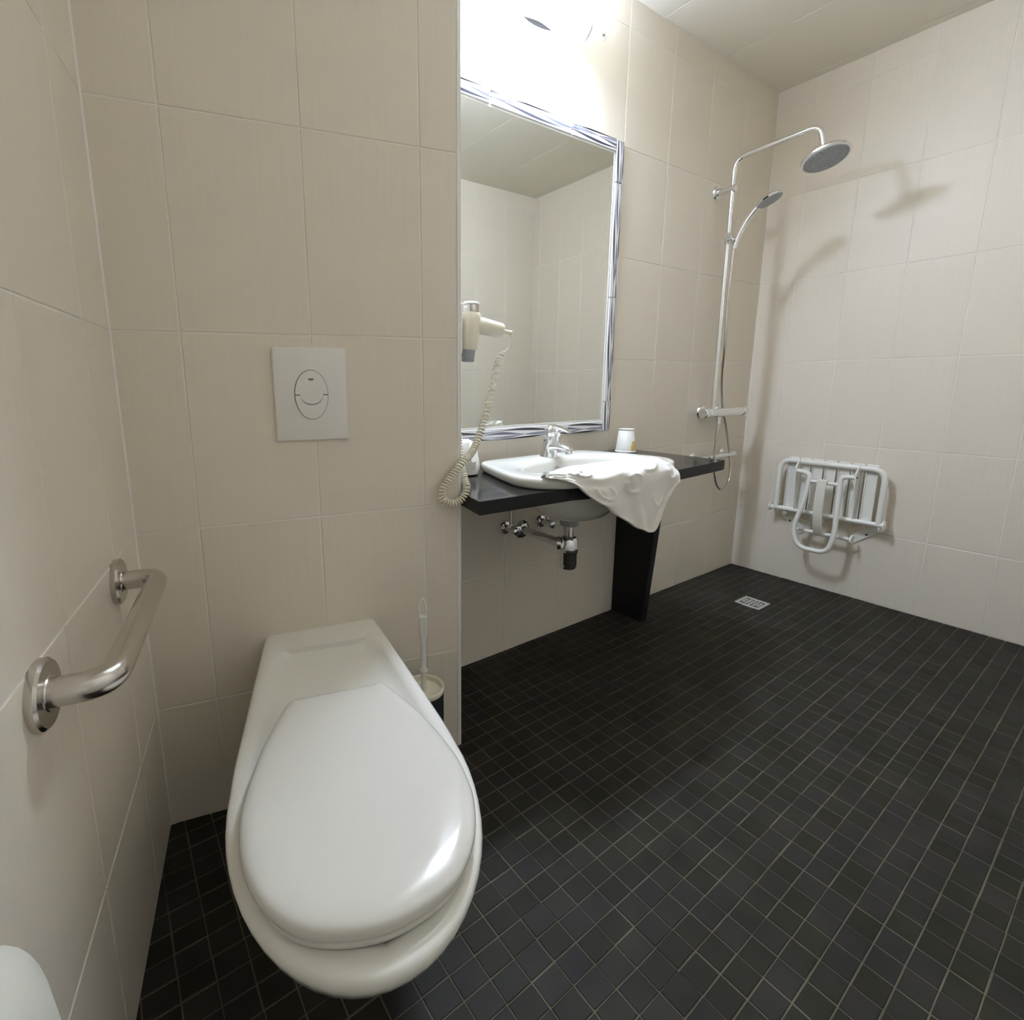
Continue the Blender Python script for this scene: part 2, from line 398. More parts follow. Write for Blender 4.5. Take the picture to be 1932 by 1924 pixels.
# flush plate
fp = thing('flush_plate', 'white flush plate with an oval split button above the toilet', 'flush plate', (.3643, 0, .8675))
bm = NB(); box(bm, -.0772, .0772, -.010, .004, 0, .198, .004, 3); obj('plate', bm, PLATE, fp)
oc, rx, rz = .0985, .0345, .052
bm = NB(); prism(bm, [(x, z) for x, z in ell(0, oc, rx + .0012, rz + .0012, 40)], -.0106, -.009, 'y'); obj('button_recess', bm, DARKGAP, fp, None)
def button(up):
    N = 24; top, bot = [], []
    ye = 0.0                                # ends of the split, relative to the centre
    arcx = .70 * rx
    split = [(-rx, ye), (-arcx - .001, ye)] + [(arcx * math.cos(PI + PI * k / 14), ye - .4 * rz * math.sin(PI * k / 14)) for k in range(0, 15)] + [(arcx + .001, ye), (rx, ye)]
    g = .0009
    if up:
        rim = [(rx * math.cos(a), rz * math.sin(a)) for a in [PI * k / N for k in range(1, N)]]
        P = [(x, z + g) for x, z in split] + rim
    else:
        rim = [(rx * math.cos(a), rz * math.sin(a)) for a in [-PI * k / N for k in range(1, N)]]
        P = [(x, z - g) for x, z in split] + rim
    P = [(x, z + oc) for x, z in P]
    cx = sum(p[0] for p in P) / len(P); cz = sum(p[1] for p in P) / len(P)
    b = NB(); prism(b, P, -.0135, -.010, 'y'); return b
ub = obj('full_flush_button', button(True), PLATE, fp, None)
obj('half_flush_button', button(False), PLATE, fp, None)
bm = NB(); prism(bm, [(-.0055, oc + .0325), (.0055, oc + .0325), (.0055, oc + .0345), (-.0055, oc + .0345)], -.0138, -.0134, 'y'); prism(bm, [(-.0045, oc + .0305), (.0045, oc + .0305), (.0045, oc + .0315), (-.0045, oc + .0315)], -.0138, -.0134, 'y')
obj('maker_mark', bm, DARKGAP, ub, None)

# grab bar on the left wall
gb = thing('grab_bar', 'polished steel grab bar on the wall beside the toilet', 'grab bar', (0, -.35, .657))
P = fillet([(0, .173, 0), (.066, .173, 0), (.069, -.171, 0), (0, -.171, 0)], .052, 9)
bm = NB(); tube(bm, P, .0165, 20); obj('bar', bm, STEEL, gb, 50)
for y in (.173, -.171):
    bm = NB(); lathe(bm, [(.038, -.002), (.039, .001), (.039, .008), (.036, .011), (.020, .0115), (.019, .013)], (0, y, 0), (1, 0, 0), 36); obj('flange', bm, STEEL, gb, 40)

# paper dispenser low on the left wall, close to the camera
dp = thing('paper_dispenser', 'round white toilet paper dispenser on the wall near the grab bar', 'dispenser', (0, -.988, .598))
bm = NB(); lathe(bm, [(.160, -.001), (.166, .004), (.168, .085), (.164, .100), (.150, .108), (.0, .1105)], (0, 0, 0), (1, 0, 0), 56); obj('cover', bm, DISP, dp, 40)
bm = NB(); lathe(bm, [(.171, .0), (.171, .012), (.166, .014)], (0, 0, 0), (1, 0, 0), 56); obj('back_shell', bm, PLAST, dp, 40)

# toilet brush
br = thing('toilet_brush', 'white toilet brush standing in its holder beside the toilet', 'brush', (.578, -.105, .012))
bm = NB(); lathe(bm, [(0.004, .0), (.022, .004), (.030, .02), (.032, .05), (.028, .075), (.012, .088), (.005, .095)], (0, 0, .13), None, 24); obj('bristle_head', bm, CREAMIN, br, 60)
bm = NB(); lathe(bm, [(.0055, .215), (.006, .30), (.011, .305), (.011, .311), (.006, .316), (.0065, .36), (.0095, .40), (.0098, .445)], (0, 0, 0), None, 18)
bmesh.ops.transform(bm, matrix=Matrix.Rotation(.0, 4, 'X'), verts=bm.verts); obj('stick', bm, PLAST, br, 50)
bm = NB(); tube(bm, catmull([(-.0075, 0, .440), (-.0078, 0, .470), (0, 0, .488), (.0078, 0, .470), (.0075, 0, .440)], 6), .0032, 10); obj('hanging_loop', bm, PLAST, br, 60)
bh = thing('brush_holder', 'black brush holder with a cream rim on the floor beside the toilet', 'brush holder', (.578, -.105, 0))
bm = NB(); lathe(bm, [(.046, 0), (.0475, .003), (.0475, .268), (.0455, .268), (.0455, .01), (.0, .01)], (0, 0, 0), None, 36); obj('canister', bm, HOLDER, bh, 40)
bm = NB(); lathe(bm, [(.0478, .266), (.049, .270), (.049, .277), (.0465, .280), (.043, .277), (.042, .20), (.041, .06), (.0, .058)], (0, 0, 0), None, 36); obj('rim', bm, CREAMIN, bh, 40)

# ------------------------------------------------------------------ washing place (frame of the basin wall)
def bthing(name, label, cat, s, t_, z, group=None): return thing(name, label, cat, W3(s, t_, z), TH, group)
class Lc:                                   # (s,t,z) -> local coordinates of a thing standing at (s0,t0,z0)
    def __init__(self, s, t_, z): self.o = (s, t_, z)
    def __call__(self, s, t_, z): return Vector((self.o[0] - s, self.o[1] - t_, z - self.o[2]))

ZC = .715
def bout(sc=1., dx=0., dy=0.):
    c = [(0, .195), (.14, .195), (.215, .188), (.245, .165), (.272, .09), (.300, .0), (.316, -.08), (.285, -.15), (.20, -.188), (.1, -.203), (0, -.207)]
    c = c + [(-x, y) for x, y in c[-2:0:-1]]
    return [(p.x * sc + dx, p.y * sc + dy) for p in catmull([(x, y, 0) for x, y in c], 5, True)]
ct = bthing('counter', 'glossy black counter slab around the wash basin', 'counter', 1.52, .2, ZC - .034)
L = Lc(1.52, .2, ZC - .034)
front = [(.985 + (2.07 - .985) * i / 16, .412 + .024 * math.sin(PI * i / 16)) for i in range(17)]
def xline(t_): return (K.x - .7235 + math.sin(TH) * t_) / math.cos(TH)       # runs along the box side
out = [(.985, .001)] + front[:-1] + [(xline(.412) , .412), (xline(.001), .001)]
BC = (1.575, .26)
def ray_poly(poly, a):
    d = (math.cos(a), math.sin(a)); best = 0
    for (x0, y0), (x1, y1) in zip(poly, poly[1:] + poly[:1]):
        ex, ey = x1 - x0, y1 - y0; den = d[0] * ey - d[1] * ex
        if abs(den) < 1e-12: continue
        r_ = (x0 * ey - y0 * ex) / den; q = (x0 * d[1] - y0 * d[0]) / den
        if r_ > 0 and -1e-9 <= q <= 1 + 1e-9: best = max(best, r_)
    return best * d[0], best * d[1]
pts = [(BC[0] - a, BC[1] - b) for a, b in out]                 # about the basin centre, in wall-frame directions
hole = [(x * .935, y * .935) for x, y in bout()]
angs = sorted([math.atan2(y, x) for x, y in pts] + [2 * PI * k / 120 - PI + .001 for k in range(120)])
co = L(BC[0], BC[1], 0)
OR = [ray_poly(pts, a) for a in angs]; IR = [ray_poly(hole, a) for a in angs]
def lv(R_, z, k=0.):
    return [(co.x + x - k * x / math.hypot(x, y), co.y + y - k * y / math.hypot(x, y), z) for x, y in R_]
bm = NB(); loft(bm, [lv(IR, 0), lv(OR, 0, .0015), lv(OR, .0015), lv(OR, .0325), lv(OR, .034, .0015), lv(IR, .034), lv(IR, 0)], True, False, False)
bmesh.ops.remove_doubles(bm, verts=bm.verts, dist=1e-6); sl = obj('slab', bm, BLACK, ct, None); sl.data.materials.append(BLACKM)
for f in sl.data.polygons: f.material_index = 1 if abs(f.normal.z) < .5 else 0
# tapering support panel
sp = bthing('support_panel', 'black tapering support panel under the counter end', 'support panel', 1.0, .0, 0)
bm = NB(); prof = [(0.0, 0), (-.150, 0), (-.205, ZC - .034), (0.0, ZC - .034)]
prism(bm, prof, -.018, .018, 'x'); es = list(bm.edges); bmesh.ops.bevel(bm, geom=es, offset=.0015, segments=1, affect='EDGES'); obj('panel', bm, BLACKM, sp, None)

# basin: D-shaped ceramic, rim standing above the counter
ba = bthing('wash_basin', 'white ceramic wash basin set into the black counter', 'basin', 1.575, .26, ZC)
O = bout(); n = len(O)
def inner(f, cy, z, squash=1.):
    """bowl ring, same vertex count: an ellipse reached from the same directions"""
    r = []
    for x, y in O:
        a = math.atan2(y, x); rx, ry = .238 * f, .128 * f * squash
        k = 1 / math.sqrt((math.cos(a) / rx) ** 2 + (math.sin(a) / ry) ** 2)
        r.append((k * math.cos(a), k * math.sin(a) + cy, z))
    return r
Z1 = .030
def rr(sc, z): return [(x * sc, y * sc, z) for x, y in O]
bm = NB()
rings = [inner(.20, -.03, -.145), inner(.42, -.03, -.136), inner(.64, -.02, -.112), inner(.90, -.02, -.066), inner(1.02, -.03, -.025), [(x * .93, y * .93, -.0005) for x, y in O],
         rr(.975, .0005), rr(.994, .006), rr(1.0, .014), rr(1.0, .020), rr(.994, .026), rr(.98, .0295), rr(.955, .0305),
         inner(1.06, -.035, .0295), inner(1.0, -.035, .026), inner(.965, -.035, .015), inner(.90, -.035, -.025), inner(.78, -.035, -.07), inner(.55, -.035, -.105), inner(.28, -.035, -.118), inner(.09, -.035, -.120)]
loft(bm, rings); obj('bowl', bm, CERAM, ba, 60)
bm = NB(); lathe(bm, [(.0125, 0), (.0135, .001), (.0135, .003), (.010, .0045), (.009, .003), (.0, .0025)], (-.005, .0735, -.008), (0, -1, .32), 24); obj('overflow_ring', bm, STEEL, ba, 40)
bm = NB(); lathe(bm, [(.022, -.002), (.023, .002), (.018, .004), (.0, .0045)], (0, -.035, -.121), None, 24); obj('plug', bm, CHROME, ba, 40)

# single lever tap
ft = bthing('tap', 'chrome single-lever tap on the wash basin', 'tap', 1.56, .125, ZC + .029)
bm = NB(); loft(bm, [[(x, y, z) for x, y in ell(0, cy, rx, ry, 28)] for z, cy, rx, ry in ((0, 0, .029, .029), (.004, 0, .029, .029), (.012, -.001, .027, .027), (.035, -.005, .0245, .025), (.058, -.011, .0245, .0255), (.070, -.014, .0235, .0245), (.073, -.0145, .020, .021))])
obj('body', bm, CHROME, ft, 50)
bm = NB(); sec = [((0, -.006, .036), .021, .019), ((0, -.040, .040), .019, .015), ((0, -.072, .038), .0175, .012), ((0, -.092, .033), .0165, .011), ((0, -.100, .029), .013, .008)]
loft(bm, [[(c[0] + a * math.cos(k * PI / 10), c[1], c[2] + b * math.sin(k * PI / 10)) for k in range(20)] for c, a, b in sec]); sp_ = obj('spout', bm, CHROME, ft, 50)
bm = NB(); disc_rod(bm, (0, -.088, .030), (0, -.090, .018), .0115); obj('aerator', bm, LAMPG, sp_, 40)
bm = NB(); lathe(bm, [(.0235, 0), (.0265, .003), (.0280, .014), (.0268, .024), (.020, .032), (.010, .036), (.0, .037)], (0, -.015, .073), (0, -.16, 1), 28); obj('lever_cap', bm, CHROME, ft, 50)
bm = NB(); sec = [((0, -.015, .098), .023, .010), ((0, -.040, .100), .020, .007), ((0, -.065, .096), .016, .005), ((0, -.086, .089), .0125, .0036), ((0, -.093, .0865), .007, .002)]
loft(bm, [[(c[0] + a * math.cos(k * PI / 9), c[1], c[2] + b * math.sin(k * PI / 9)) for k in range(18)] for c, a, b in sec]); obj('lever', bm, CHROME, ft, 50)

# trap and waste under the basin
tr = bthing('bottle_trap', 'chrome bottle trap and waste pipe under the wash basin', 'trap', 1.545, .215, .375)
bm = NB(); lathe(bm, [(.029, .150), (.030, .153), (.030, .168), (.026, .172), (.026, .215), (.036, .220)], (0, 0, 0), None, 28); obj('waste_cup', bm, GREYM, tr, 40)
bm = NB(); lathe(bm, [(.017, .10), (.017, .16)], (0, 0, 0), None, 24); obj('tailpiece', bm, CHROME, tr, 40)
bm = NB(); lathe(bm, [(.018, 0), (.025, .003), (.0285, .012), (.0285, .055), (.031, .058), (.0315, .072), (.0275, .104), (.022, .112), (.0185, .114)], (0, 0, 0), None, 28); obj('bottle', bm, CHROME, tr, 40)
bm = NB(); disc_rod(bm, (-.024, .012, .090), (-.034, .022, .089), .022); disc_rod(bm, (-.028, .012, .09), (-.012, .2135, .086), .0155); obj('waste_pipe', bm, CHROME, tr, 40)
bm = NB(); lathe(bm, [(.034, 0), (.034, .003), (.026, .012), (.017, .014)], (-.012, .2145, .086), (0, -1, 0), 32); obj('flange', bm, CHROME, tr, 40)
bm = NB(); tube(bm, [(0, 0, .205), (-.05, .02, .205), (-.09, .03, .205)], .003, 8); tube(bm, [(-.055, .02, .185), (-.055, .02, .225)], .004, 8); obj('pop_up_rod', bm, STEEL, tr, 60)
def valve(s, z, label, top):
    v = bthing('angle_valve', label, 'valve', s, 0, z, 'angle valves under the basin')
    bm = NB(); lathe(bm, [(.027, 0), (.027, .002), (.022, .010), (.012, .013), (.011, .05), (.014, .052), (.014, .066), (.010, .069)], (0, 0, 0), (0, -1, 0), 24); obj('body', bm, CHROME, v, 40)
    bm = NB(); lathe(bm, [(.008, .010), (.012, .012), (.012, .022), (.009, .025), (.0, .026)], (0, -.045, 0), (1, -.2, -.25), 16); obj('knob', bm, CHROME, v, 40)
    bm = NB(); disc_rod(bm, (0, -.035, .008), (0, -.035, .024), .009); obj('nut', bm, CHROME, v, 40)
    bm = NB(); tube(bm, catmull([(0, -.035, .015), (0, -.035, .09), (top, -.06, .17), (top * 1.5, -.09, .225)], 6), .0048, 10); obj('supply_pipe', bm, STEEL, v, 60)
    return v
valve(1.640, .482, 'chrome angle valve farthest from the support panel, under the basin', .015)
valve(1.465, .478, 'chrome angle valve beside the bottle trap on the support panel side', -.03)

# mirror with its border of printed tile strips
MZ0, MZ1, MS0, MS1, BW = .797, 1.845, 1.105, 2.00, .047
mi = bthing('mirror', 'large wall mirror with a black and white wavy tile border', 'mirror', (MS0 + MS1) / 2, 0, MZ0)
HW, HH = (MS1 - MS0) / 2, MZ1 - MZ0
bm = NB(); box(bm, -HW + BW, HW - BW, -.0045, -.0005, BW, HH - BW); obj('mirror_pane', bm, MIRROR, mi, None)
bm = NB()
for a, b, c, d in ((-HW + BW - .006, HW - BW + .006, BW - .004, BW + .001), (-HW + BW - .006, HW - BW + .006, HH - BW - .001, HH - BW + .004),
                   (-HW + BW - .004, -HW + BW + .001, BW - .006, HH - BW + .006), (HW - BW - .001, HW - BW + .004, BW - .006, HH - BW + .006)): box(bm, a, b, -.006, -.0005, c, d)
obj('white_bead', bm, PLAST, mi, None)
bm = NB(); box(bm, -HW, HW, -.004, -.0004, 0, BW); box(bm, -HW, HW, -.004, -.0004, HH - BW, HH); box(bm, -HW, -HW + BW, -.004, -.0004, BW, HH - BW); box(bm, HW - BW, HW, -.004, -.0004, BW, HH - BW)
obj('border_joint', bm, PLAST, mi, None)
BV, BH = border_mat(True), border_mat(False)
def strip(x0, x1, z0, z1, vert):
    b = NB(); gx, gz = (.0008, .0022) if vert else (.0022, .0008)
    box(b, (x0 - x1) / 2 + gx, (x1 - x0) / 2 - gx, -.009, -.0005, (z0 - z1) / 2 + gz, (z1 - z0) / 2 - gz, .0012, 1)
    o = obj('border_tile', b, BV if vert else BH, mi, None); o.location = ((x0 + x1) / 2, 0, (z0 + z1) / 2)
    if (vert and x1 < 0) or (not vert and z0 < .1): o.rotation_euler = (0, PI, 0); o.location.y = 0
    if o.rotation_euler.y: o.data.transform(Matrix.Scale(1, 4))
    return o
zr_ = [0, .912 - MZ0, 1.303 - MZ0, 1.703 - MZ0, HH]
for a, b in zip(zr_, zr_[1:]):
    strip(HW - BW + .006, HW, a, b, True); strip(-HW, -HW + BW - .006, a, b, True)
xj = [HW - BW + .006]; c0 = (MS0 + MS1) / 2
for js_, z0, z1 in (((1.377, 1.728), HH - BW + .006, HH), ((1.337, 1.757), 0, BW - .006)):
    xs = [HW - BW + .006] + [c0 - q for q in js_] + [-HW + BW - .006]
    for a, b in zip(xs, xs[1:]): strip(b, a, z0, z1, False)

# lamp above the mirror
la = bthing('wall_lamp', 'lit wall lamp with a frosted glass shade above the mirror', 'lamp', 1.596, 0, 2.072)
bm = NB(); box(bm, -.17, .17, -.022, 0, -.015, .05, .006); obj('back_plate', bm, PLAST, la)
bm = NB(); loft(bm, [[(x, -.062 - .042 * math.cos(a), .042 * math.sin(a) + .004) for a in [2 * PI * k / 28 for k in range(28)]] for x in (-.182, -.174, .174, .182)]); obj('shade', bm, GLOW, la, 40)
for x in (-.190, .180):
    bm = NB(); disc_rod(bm, (x, -.062, .004), (x + .010, -.062, .004), .047, 32); obj('end_cap', bm, PLAST, la, 40)
bm = NB()
lens = [(-.062 + .124 * k / 10, .0095 * math.sin(PI * k / 10)) for k in range(11)] + [(.062 - .124 * k / 10, -.0095 * math.sin(PI * k / 10)) for k in range(1, 10)]
loft(bm, [[(x, -.062 + y, -.046) for x, y in lens], [(x, -.062 + y, -.040) for x, y in lens]]); obj('lower_clip', bm, CLIP, la, None)
for x in (-.07, .07):
    bm = NB(); tube(bm, [(x, -.02, -.02), (x, -.045, -.03)], .006, 10); obj('arm', bm, LAMPG, la)
hk = bthing('wall_hook', 'tiny grey hook on the wall beside the lamp', 'hook', 1.236, 0, 2.135)
bm = NB(); lathe(bm, [(.006, 0), (.006, .002), (.003, .003)], (0, 0, .012), (0, -1, 0), 14); tube(bm, catmull([(0, 0, .012), (0, -.012, .010), (0, -.014, -.002), (0, -.006, -.008), (0, -.002, -.004)], 5), .0018, 8); obj('hook', bm, LAMPG, hk, 60)

# cup
cu = bthing('paper_cup', 'white cup turned upside down on the counter end', 'cup', 1.085, .075, ZC)
bm = NB(); lathe(bm, [(.038, 0), (.0395, .002), (.0395, .006), (.037, .008), (.029, .086), (.027, .088), (.0265, .090), (.030, .092), (.0, .0925)], (0, 0, 0), None, 36); obj('cup_body', bm, PAPER, cu, 40)
def cup_patch(name, a0, a1, z0, z1, m_, dr):
    b = NB(); R = []
    for z in (z0, z1):
        r = .0372 - (z - .008) * .1026 + dr
        R.append([(r * math.sin(a0 + (a1 - a0) * k / 8), -r * math.cos(a0 + (a1 - a0) * k / 8), z) for k in range(9)])
    loft(b, R, False, False, False); r2 = [[(x * 1.02, y * 1.02, z) for x, y, z in q] for q in R]; loft(b, r2, False, False, False); return obj(name, b, m_, cu, 60)
cup_patch('printed_band', -.35, .35, .012, .030, YELLOW, .0006); cup_patch('printed_block', -.15, .55, .032, .046, YELLOW, .0006)

# crumpled wrap on the counter beside the box wall
wr_ = bthing('crumpled_wrapper', 'white crumpled wrapper on the counter under the hair dryer', 'wrapper', 1.885, .10, ZC)
bm = NB(); rnd = random.Random(3); rings = []
for z, r in ((0, .030), (.004, .036), (.02, .040), (.045, .041), (.065, .038), (.085, .033), (.10, .024), (.106, .01)):
    rings.append([((r + rnd.uniform(-.005, .005)) * math.cos(2 * PI * k / 14), (r + rnd.uniform(-.005, .005)) * math.sin(2 * PI * k / 14), z + (rnd.uniform(-.004, .004) if z > .01 else 0)) for k in range(14)])
loft(bm, rings); obj('wrapper', bm, PAPER, wr_, 20)

# towel draped over the basin front
tw = bthing('hand_towel', 'white terry hand towel draped over the basin rim and counter', 'towel', 1.58, .44, .745)
L = Lc(1.58, .44, .745)
TOP = [(1.86, .40, .758), (1.80, .405, .762), (1.738, .41, .763), (1.641, .41, .764), (1.548, .41, .764), (1.430, .41, .764), (1.36, .415, .750), (1.322, .425, .728)]
MID = [(1.868, .425, .764), (1.825, .455, .764), (1.775, .468, .758), (1.68, .476, .748), (1.58, .480, .742), (1.46, .480, .738), (1.385, .478, .720), (1.345, .472, .700)]
BOT = [(1.878, .445, .757), (1.855, .467, .752), (1.803, .478, .724), (1.696, .482, .657), (1.590, .484, .600), (1.492, .486, .559), (1.452, .484, .598), (1.440, .480, .640)]
BK = [(1.85, .385, .735), (1.79, .36, .748), (1.72, .345, .752), (1.63, .34, .754), (1.54, .335, .752), (1.43, .335, .748), (1.37, .35, .738), (1.335, .385, .722)]
NU = 16
cur = [catmull(c, NU) for c in (BK, TOP, MID, BOT)]
nu = len(cur[0]); G = []
rings_c = [(.10, .78), (.27, .52), (.40, .80), (.55, .62), (.20, .46), (.72, .70), (.80, .48), (.64, .40)]
for i in range(nu):
    col = catmull([cur[0][i], cur[1][i], cur[2][i], cur[2][i] * .5 + cur[3][i] * .5, cur[3][i]], 18); row = []
    for j, p in enumerate(col):
        u, v = i / (nu - 1), j / (len(col) - 1)
        h = .0032 * math.sin(9 * u + 5 * v) + .0022 * math.sin(23 * u - 11 * v + 1) + .0012 * math.sin(41 * u + 29 * v)
        h += .007 * math.exp(-((u - .35 - .5 * v * .6) / .03) ** 2) * v + .006 * math.exp(-((u - .62 + .2 * v) / .025) ** 2) * v
        for k, (a, b) in enumerate(rings_c):
            dd = math.hypot((u - a) * .50, (v - b) * .24)
            if math.atan2(v - b, u - a) > -2.2 + (k % 3) * .4: h += .0050 * math.exp(-((dd - .022) / .0034) ** 2)
        q = L(*p); row.append(q + Vector((0, -h, h * .6)))
    G.append(row)
bm = NB()
back = [[p + Vector((0, .007 if j > 30 else .002, -.007 if j <= 38 else -.002)) for j, p in enumerate(r)] for r in G]
loft(bm, [r + b[::-1] for r, b in zip(G, back)]); obj('cloth', bm, TOWEL, tw, 70)

# ------------------------------------------------------------------ hair dryer on the side of the box
hd = thing('hair_dryer', 'cream wall-mounted hair dryer with a coiled cord beside the mirror', 'hair dryer', (VE, .10, 1.12))
def H(x, y, z): return Vector((x - VE, y - .10, z - 1.12))
bm = NB(); box(bm, 0, .035, -.03, .03, -.06, .07, .008, 3); obj('wall_holder', bm, PLAST, hd)
cx = .786
bm = NB(); lathe(bm, [(.020, 0), (.0235, .004), (.0245, .03), (.0275, .055), (.029, .075), (.0275, .088), (.0235, .094)], H(cx - .003, .1, 1.073), (.05, 0, 1), 28); obj('body', bm, CREAM, hd, 40)
bm = NB(); lathe(bm, [(.0205, 0), (.021, .001), (.021, .019), (.0205, .020)], H(cx + .002, .1, 1.166), (.05, 0, 1), 28); obj('chrome_band', bm, STEEL, hd, 40)
bm = NB(); lathe(bm, [(.022, 0), (.0225, .003), (.019, .007), (.0, .008)], H(cx + .003, .1, 1.186), (.05, 0, 1), 28); obj('intake_cap', bm, PLAST, hd, 40)
bm = NB(); lathe(bm, [(.0155, 0), (.0165, .001), (.019, .030), (.0195, .032)], H(cx - .006, .1, 1.043), (.05, 0, 1), 28); obj('nozzle', bm, GREYM, hd, 40)
bm = NB(); lathe(bm, [(.0215, 0), (.0215, .03), (.0195, .078), (.017, .083), (.010, .084)], H(cx + .008, .098, 1.139), (1, -.1, -.2), 28); hh = obj('handle', bm, CREAM, hd, 40)
bm = NB(); lathe(bm, [(.0075, 0), (.006, .008), (.0058, .022), (.0075, .026), (.0075, .029), (.004, .029)], H(cx + .086, .090, 1.1235), (1, -.1, -.22), 18); obj('cord_sleeve', bm, CREAM, hh, 40)
path = catmull([H(*p) for p in [(.897, .088, 1.112), (.902, .087, 1.098), (.893, .088, 1.078), (.866, .09, 1.050), (.838, .072, .975), (.800, .042, .888), (.757, .010, .823), (.716, -.018, .797), (.684, -.0225, .764),
         (.659, -.023, .733), (.664, -.023, .708), (.690, -.023, .697), (.716, -.021, .709), (.729, -.012, .732), (.737, .02, .748), (.742, .06, .80), (.745, .09, .92), (.745, .10, 1.06)]], 24)
# coil wound about the path
pts, acc, dist = [], 0., [0.]
for a, b in zip(path, path[1:]): dist.append(dist[-1] + (b - a).length)
tot = dist[-1]; sN = 2600; u = None; ph = 0.; last = 0.
import bisect
for i in range(sN):
    dd = tot * i / (sN - 1); k = min(bisect.bisect(dist, dd), len(path) - 1); k = max(k, 1)
    f_ = (dd - dist[k - 1]) / max(dist[k] - dist[k - 1], 1e-9); p = path[k - 1].lerp(path[k], f_)
    tn = (path[k] - path[k - 1]).normalized()
    u = tn.orthogonal().normalized() if u is None else (u - tn * u.dot(tn)).normalized(); v = tn.cross(u)
    start = min(1, max(0, (dd - .045) / .02)); end = min(1, max(0, (tot - .01 - dd) / .02)); am = .0074 * start * end
    loose = max(0, 1 - abs(dd - .17) / .17)
    pitch = .0074 + .0060 * loose
    ph += (dd - last) / pitch * 2 * PI * (1 if start > 0 else 0); last = dd
    pts.append(p + (u * math.cos(ph) + v * math.sin(ph)) * am)
bm = NB(); tube(bm, pts, .0026, 6); obj('coiled_cord', bm, CREAM, hd, 80)

# ------------------------------------------------------------------ shower
SS = .462
sh = bthing('shower_column', 'chrome shower column with overhead rose, riser rail and mixer', 'shower', SS, 0, .84)
def A(s, t_, z): return Vector((SS - s, -t_, z - .84))
bm = NB(); P = fillet([A(SS, .07, .845), A(SS, .07, 1.905), A(SS, .375, 1.915), A(SS, .392, 1.842)], .05, 9); tube(bm, P, .0105, 16); obj('riser_and_arm', bm, CHROME, sh, 60)
bm = NB(); lathe(bm, [(.031, 0), (.031, .006), (.028, .010), (.015, .011), (.013, .06), (.016, .062), (.016, .084), (.013, .086)], A(SS, 0, 1.79), (0, -1, 0), 28); obj('wall_bracket', bm, CHROME, sh, 40)
ax = Vector((-.14, -.30, -1)).normalized()
c0_ = A(SS, .394, 1.835)
bm = NB(); lathe(bm, [(.012, 0), (.014, .008), (.018, .016), (.045, .024), (.074, .034), (.078, .040), (.077, .046), (.070, .0475)], c0_, ax, 40); hs = obj('overhead_rose', bm, CHROME, sh, 40)
bm = NB(); lathe(bm, [(.070, .0475), (.068, .0495), (.0, .0500)], c0_, ax, 40); obj('rose_face', bm, GREYM, hs, 40)
bm = NB(); u = ax.orthogonal().normalized(); v = ax.cross(u)
for rr_, nn in ((.012, 6), (.024, 12), (.036, 18), (.048, 24), (.060, 30)):
    for k in range(nn):
        a = 2 * PI * k / nn; lathe(bm, [(.0019, 0), (.0014, .0022)], c0_ + ax * .0496 + (u * math.cos(a) + v * math.sin(a)) * rr_, ax, 5)
nz_ = obj('nozzle_dots', bm, LAMPG, hs, None); nz_['kind'] = 'stuff'
# slider and hand shower
bm = NB(); disc_rod(bm, A(SS, .07, 1.568), A(SS, .07, 1.606), .0165); disc_rod(bm, A(SS + .012, .078, 1.588), A(SS + .040, .088, 1.590), .0175); disc_rod(bm, A(SS, .07, 1.585), A(SS - .004, .105, 1.580), .012); obj('slider', bm, CHROME, sh, 40)
hsh = bthing('hand_shower', 'chrome hand shower hanging in the riser slider', 'hand shower', SS, .105, 1.57)
def Bq(s, t_, z): return Vector((SS - s, .105 - t_, z - 1.57))
bm = NB(); tube(bm, catmull([Bq(SS, .100, 1.545), Bq(SS, .112, 1.59), Bq(SS, .145, 1.65), Bq(SS, .185, 1.695)], 8), [.0095 + .0015 * math.sin(PI * k / 24) for k in range(25)], 16); obj('handle', bm, CHROME, hsh, 50)
hx = Vector((.10, -.42, -.9)).normalized()
cc = Bq(SS, .214, 1.722)
bm = NB(); lathe(bm, [(.010, -.004), (.030, .002), (.046, .012), (.049, .018), (.046, .0225)], cc, hx, 32); hb = obj('spray_head', bm, CHROME, hsh, 40)
bm = NB(); lathe(bm, [(.046, .0222), (.044, .0245), (.0, .025)], cc, hx, 32); obj('spray_face', bm, GREYM, hb, 40)
# mixer bar
bm = NB(); disc_rod(bm, A(.505, .072, .845), A(.215, .072, .845), .0205, 24, .003); mb_ = obj('mixer_bar', bm, CHROME, sh, 40)
for s0_, s1_ in ((.545, .507), (.213, .175)):
    bm = NB(); disc_rod(bm, A(s0_, .072, .845), A(s1_, .072, .845), .0225, 24, .003); k_ = obj('mixer_handle', bm, CHROME, sh, 40)
for s_ in (.44, .29):
    bm = NB(); lathe(bm, [(.033, 0), (.033, .004), (.028, .012), (.016, .014), (.016, .06)], A(s_, 0, .845), (0, -1, 0), 28); obj('mixer_flange', bm, CHROME, sh, 40)
bm = NB(); disc_rod(bm, A(.405, .072, .826), A(.405, .072, .790), .0095); obj('hose_outlet', bm, CHROME, sh, 40)
hose = [A(.405, .072, .800), A(.412, .072, .72), A(.415, .074, .60), A(.385, .078, .505), A(.325, .080, .47), A(.265, .075, .51), A(.245, .062, .60), A(.262, .040, .75), A(.312, .037, .86), A(.380, .055, 1.0), A(SS - .022, .086, 1.15), A(SS - .008, .088, 1.35), A(SS - .002, .098, 1.55)]
bm = NB(); tube(bm, catmull(hose, 10), .0058, 10); obj('hose', bm, STEEL, sh, 60)
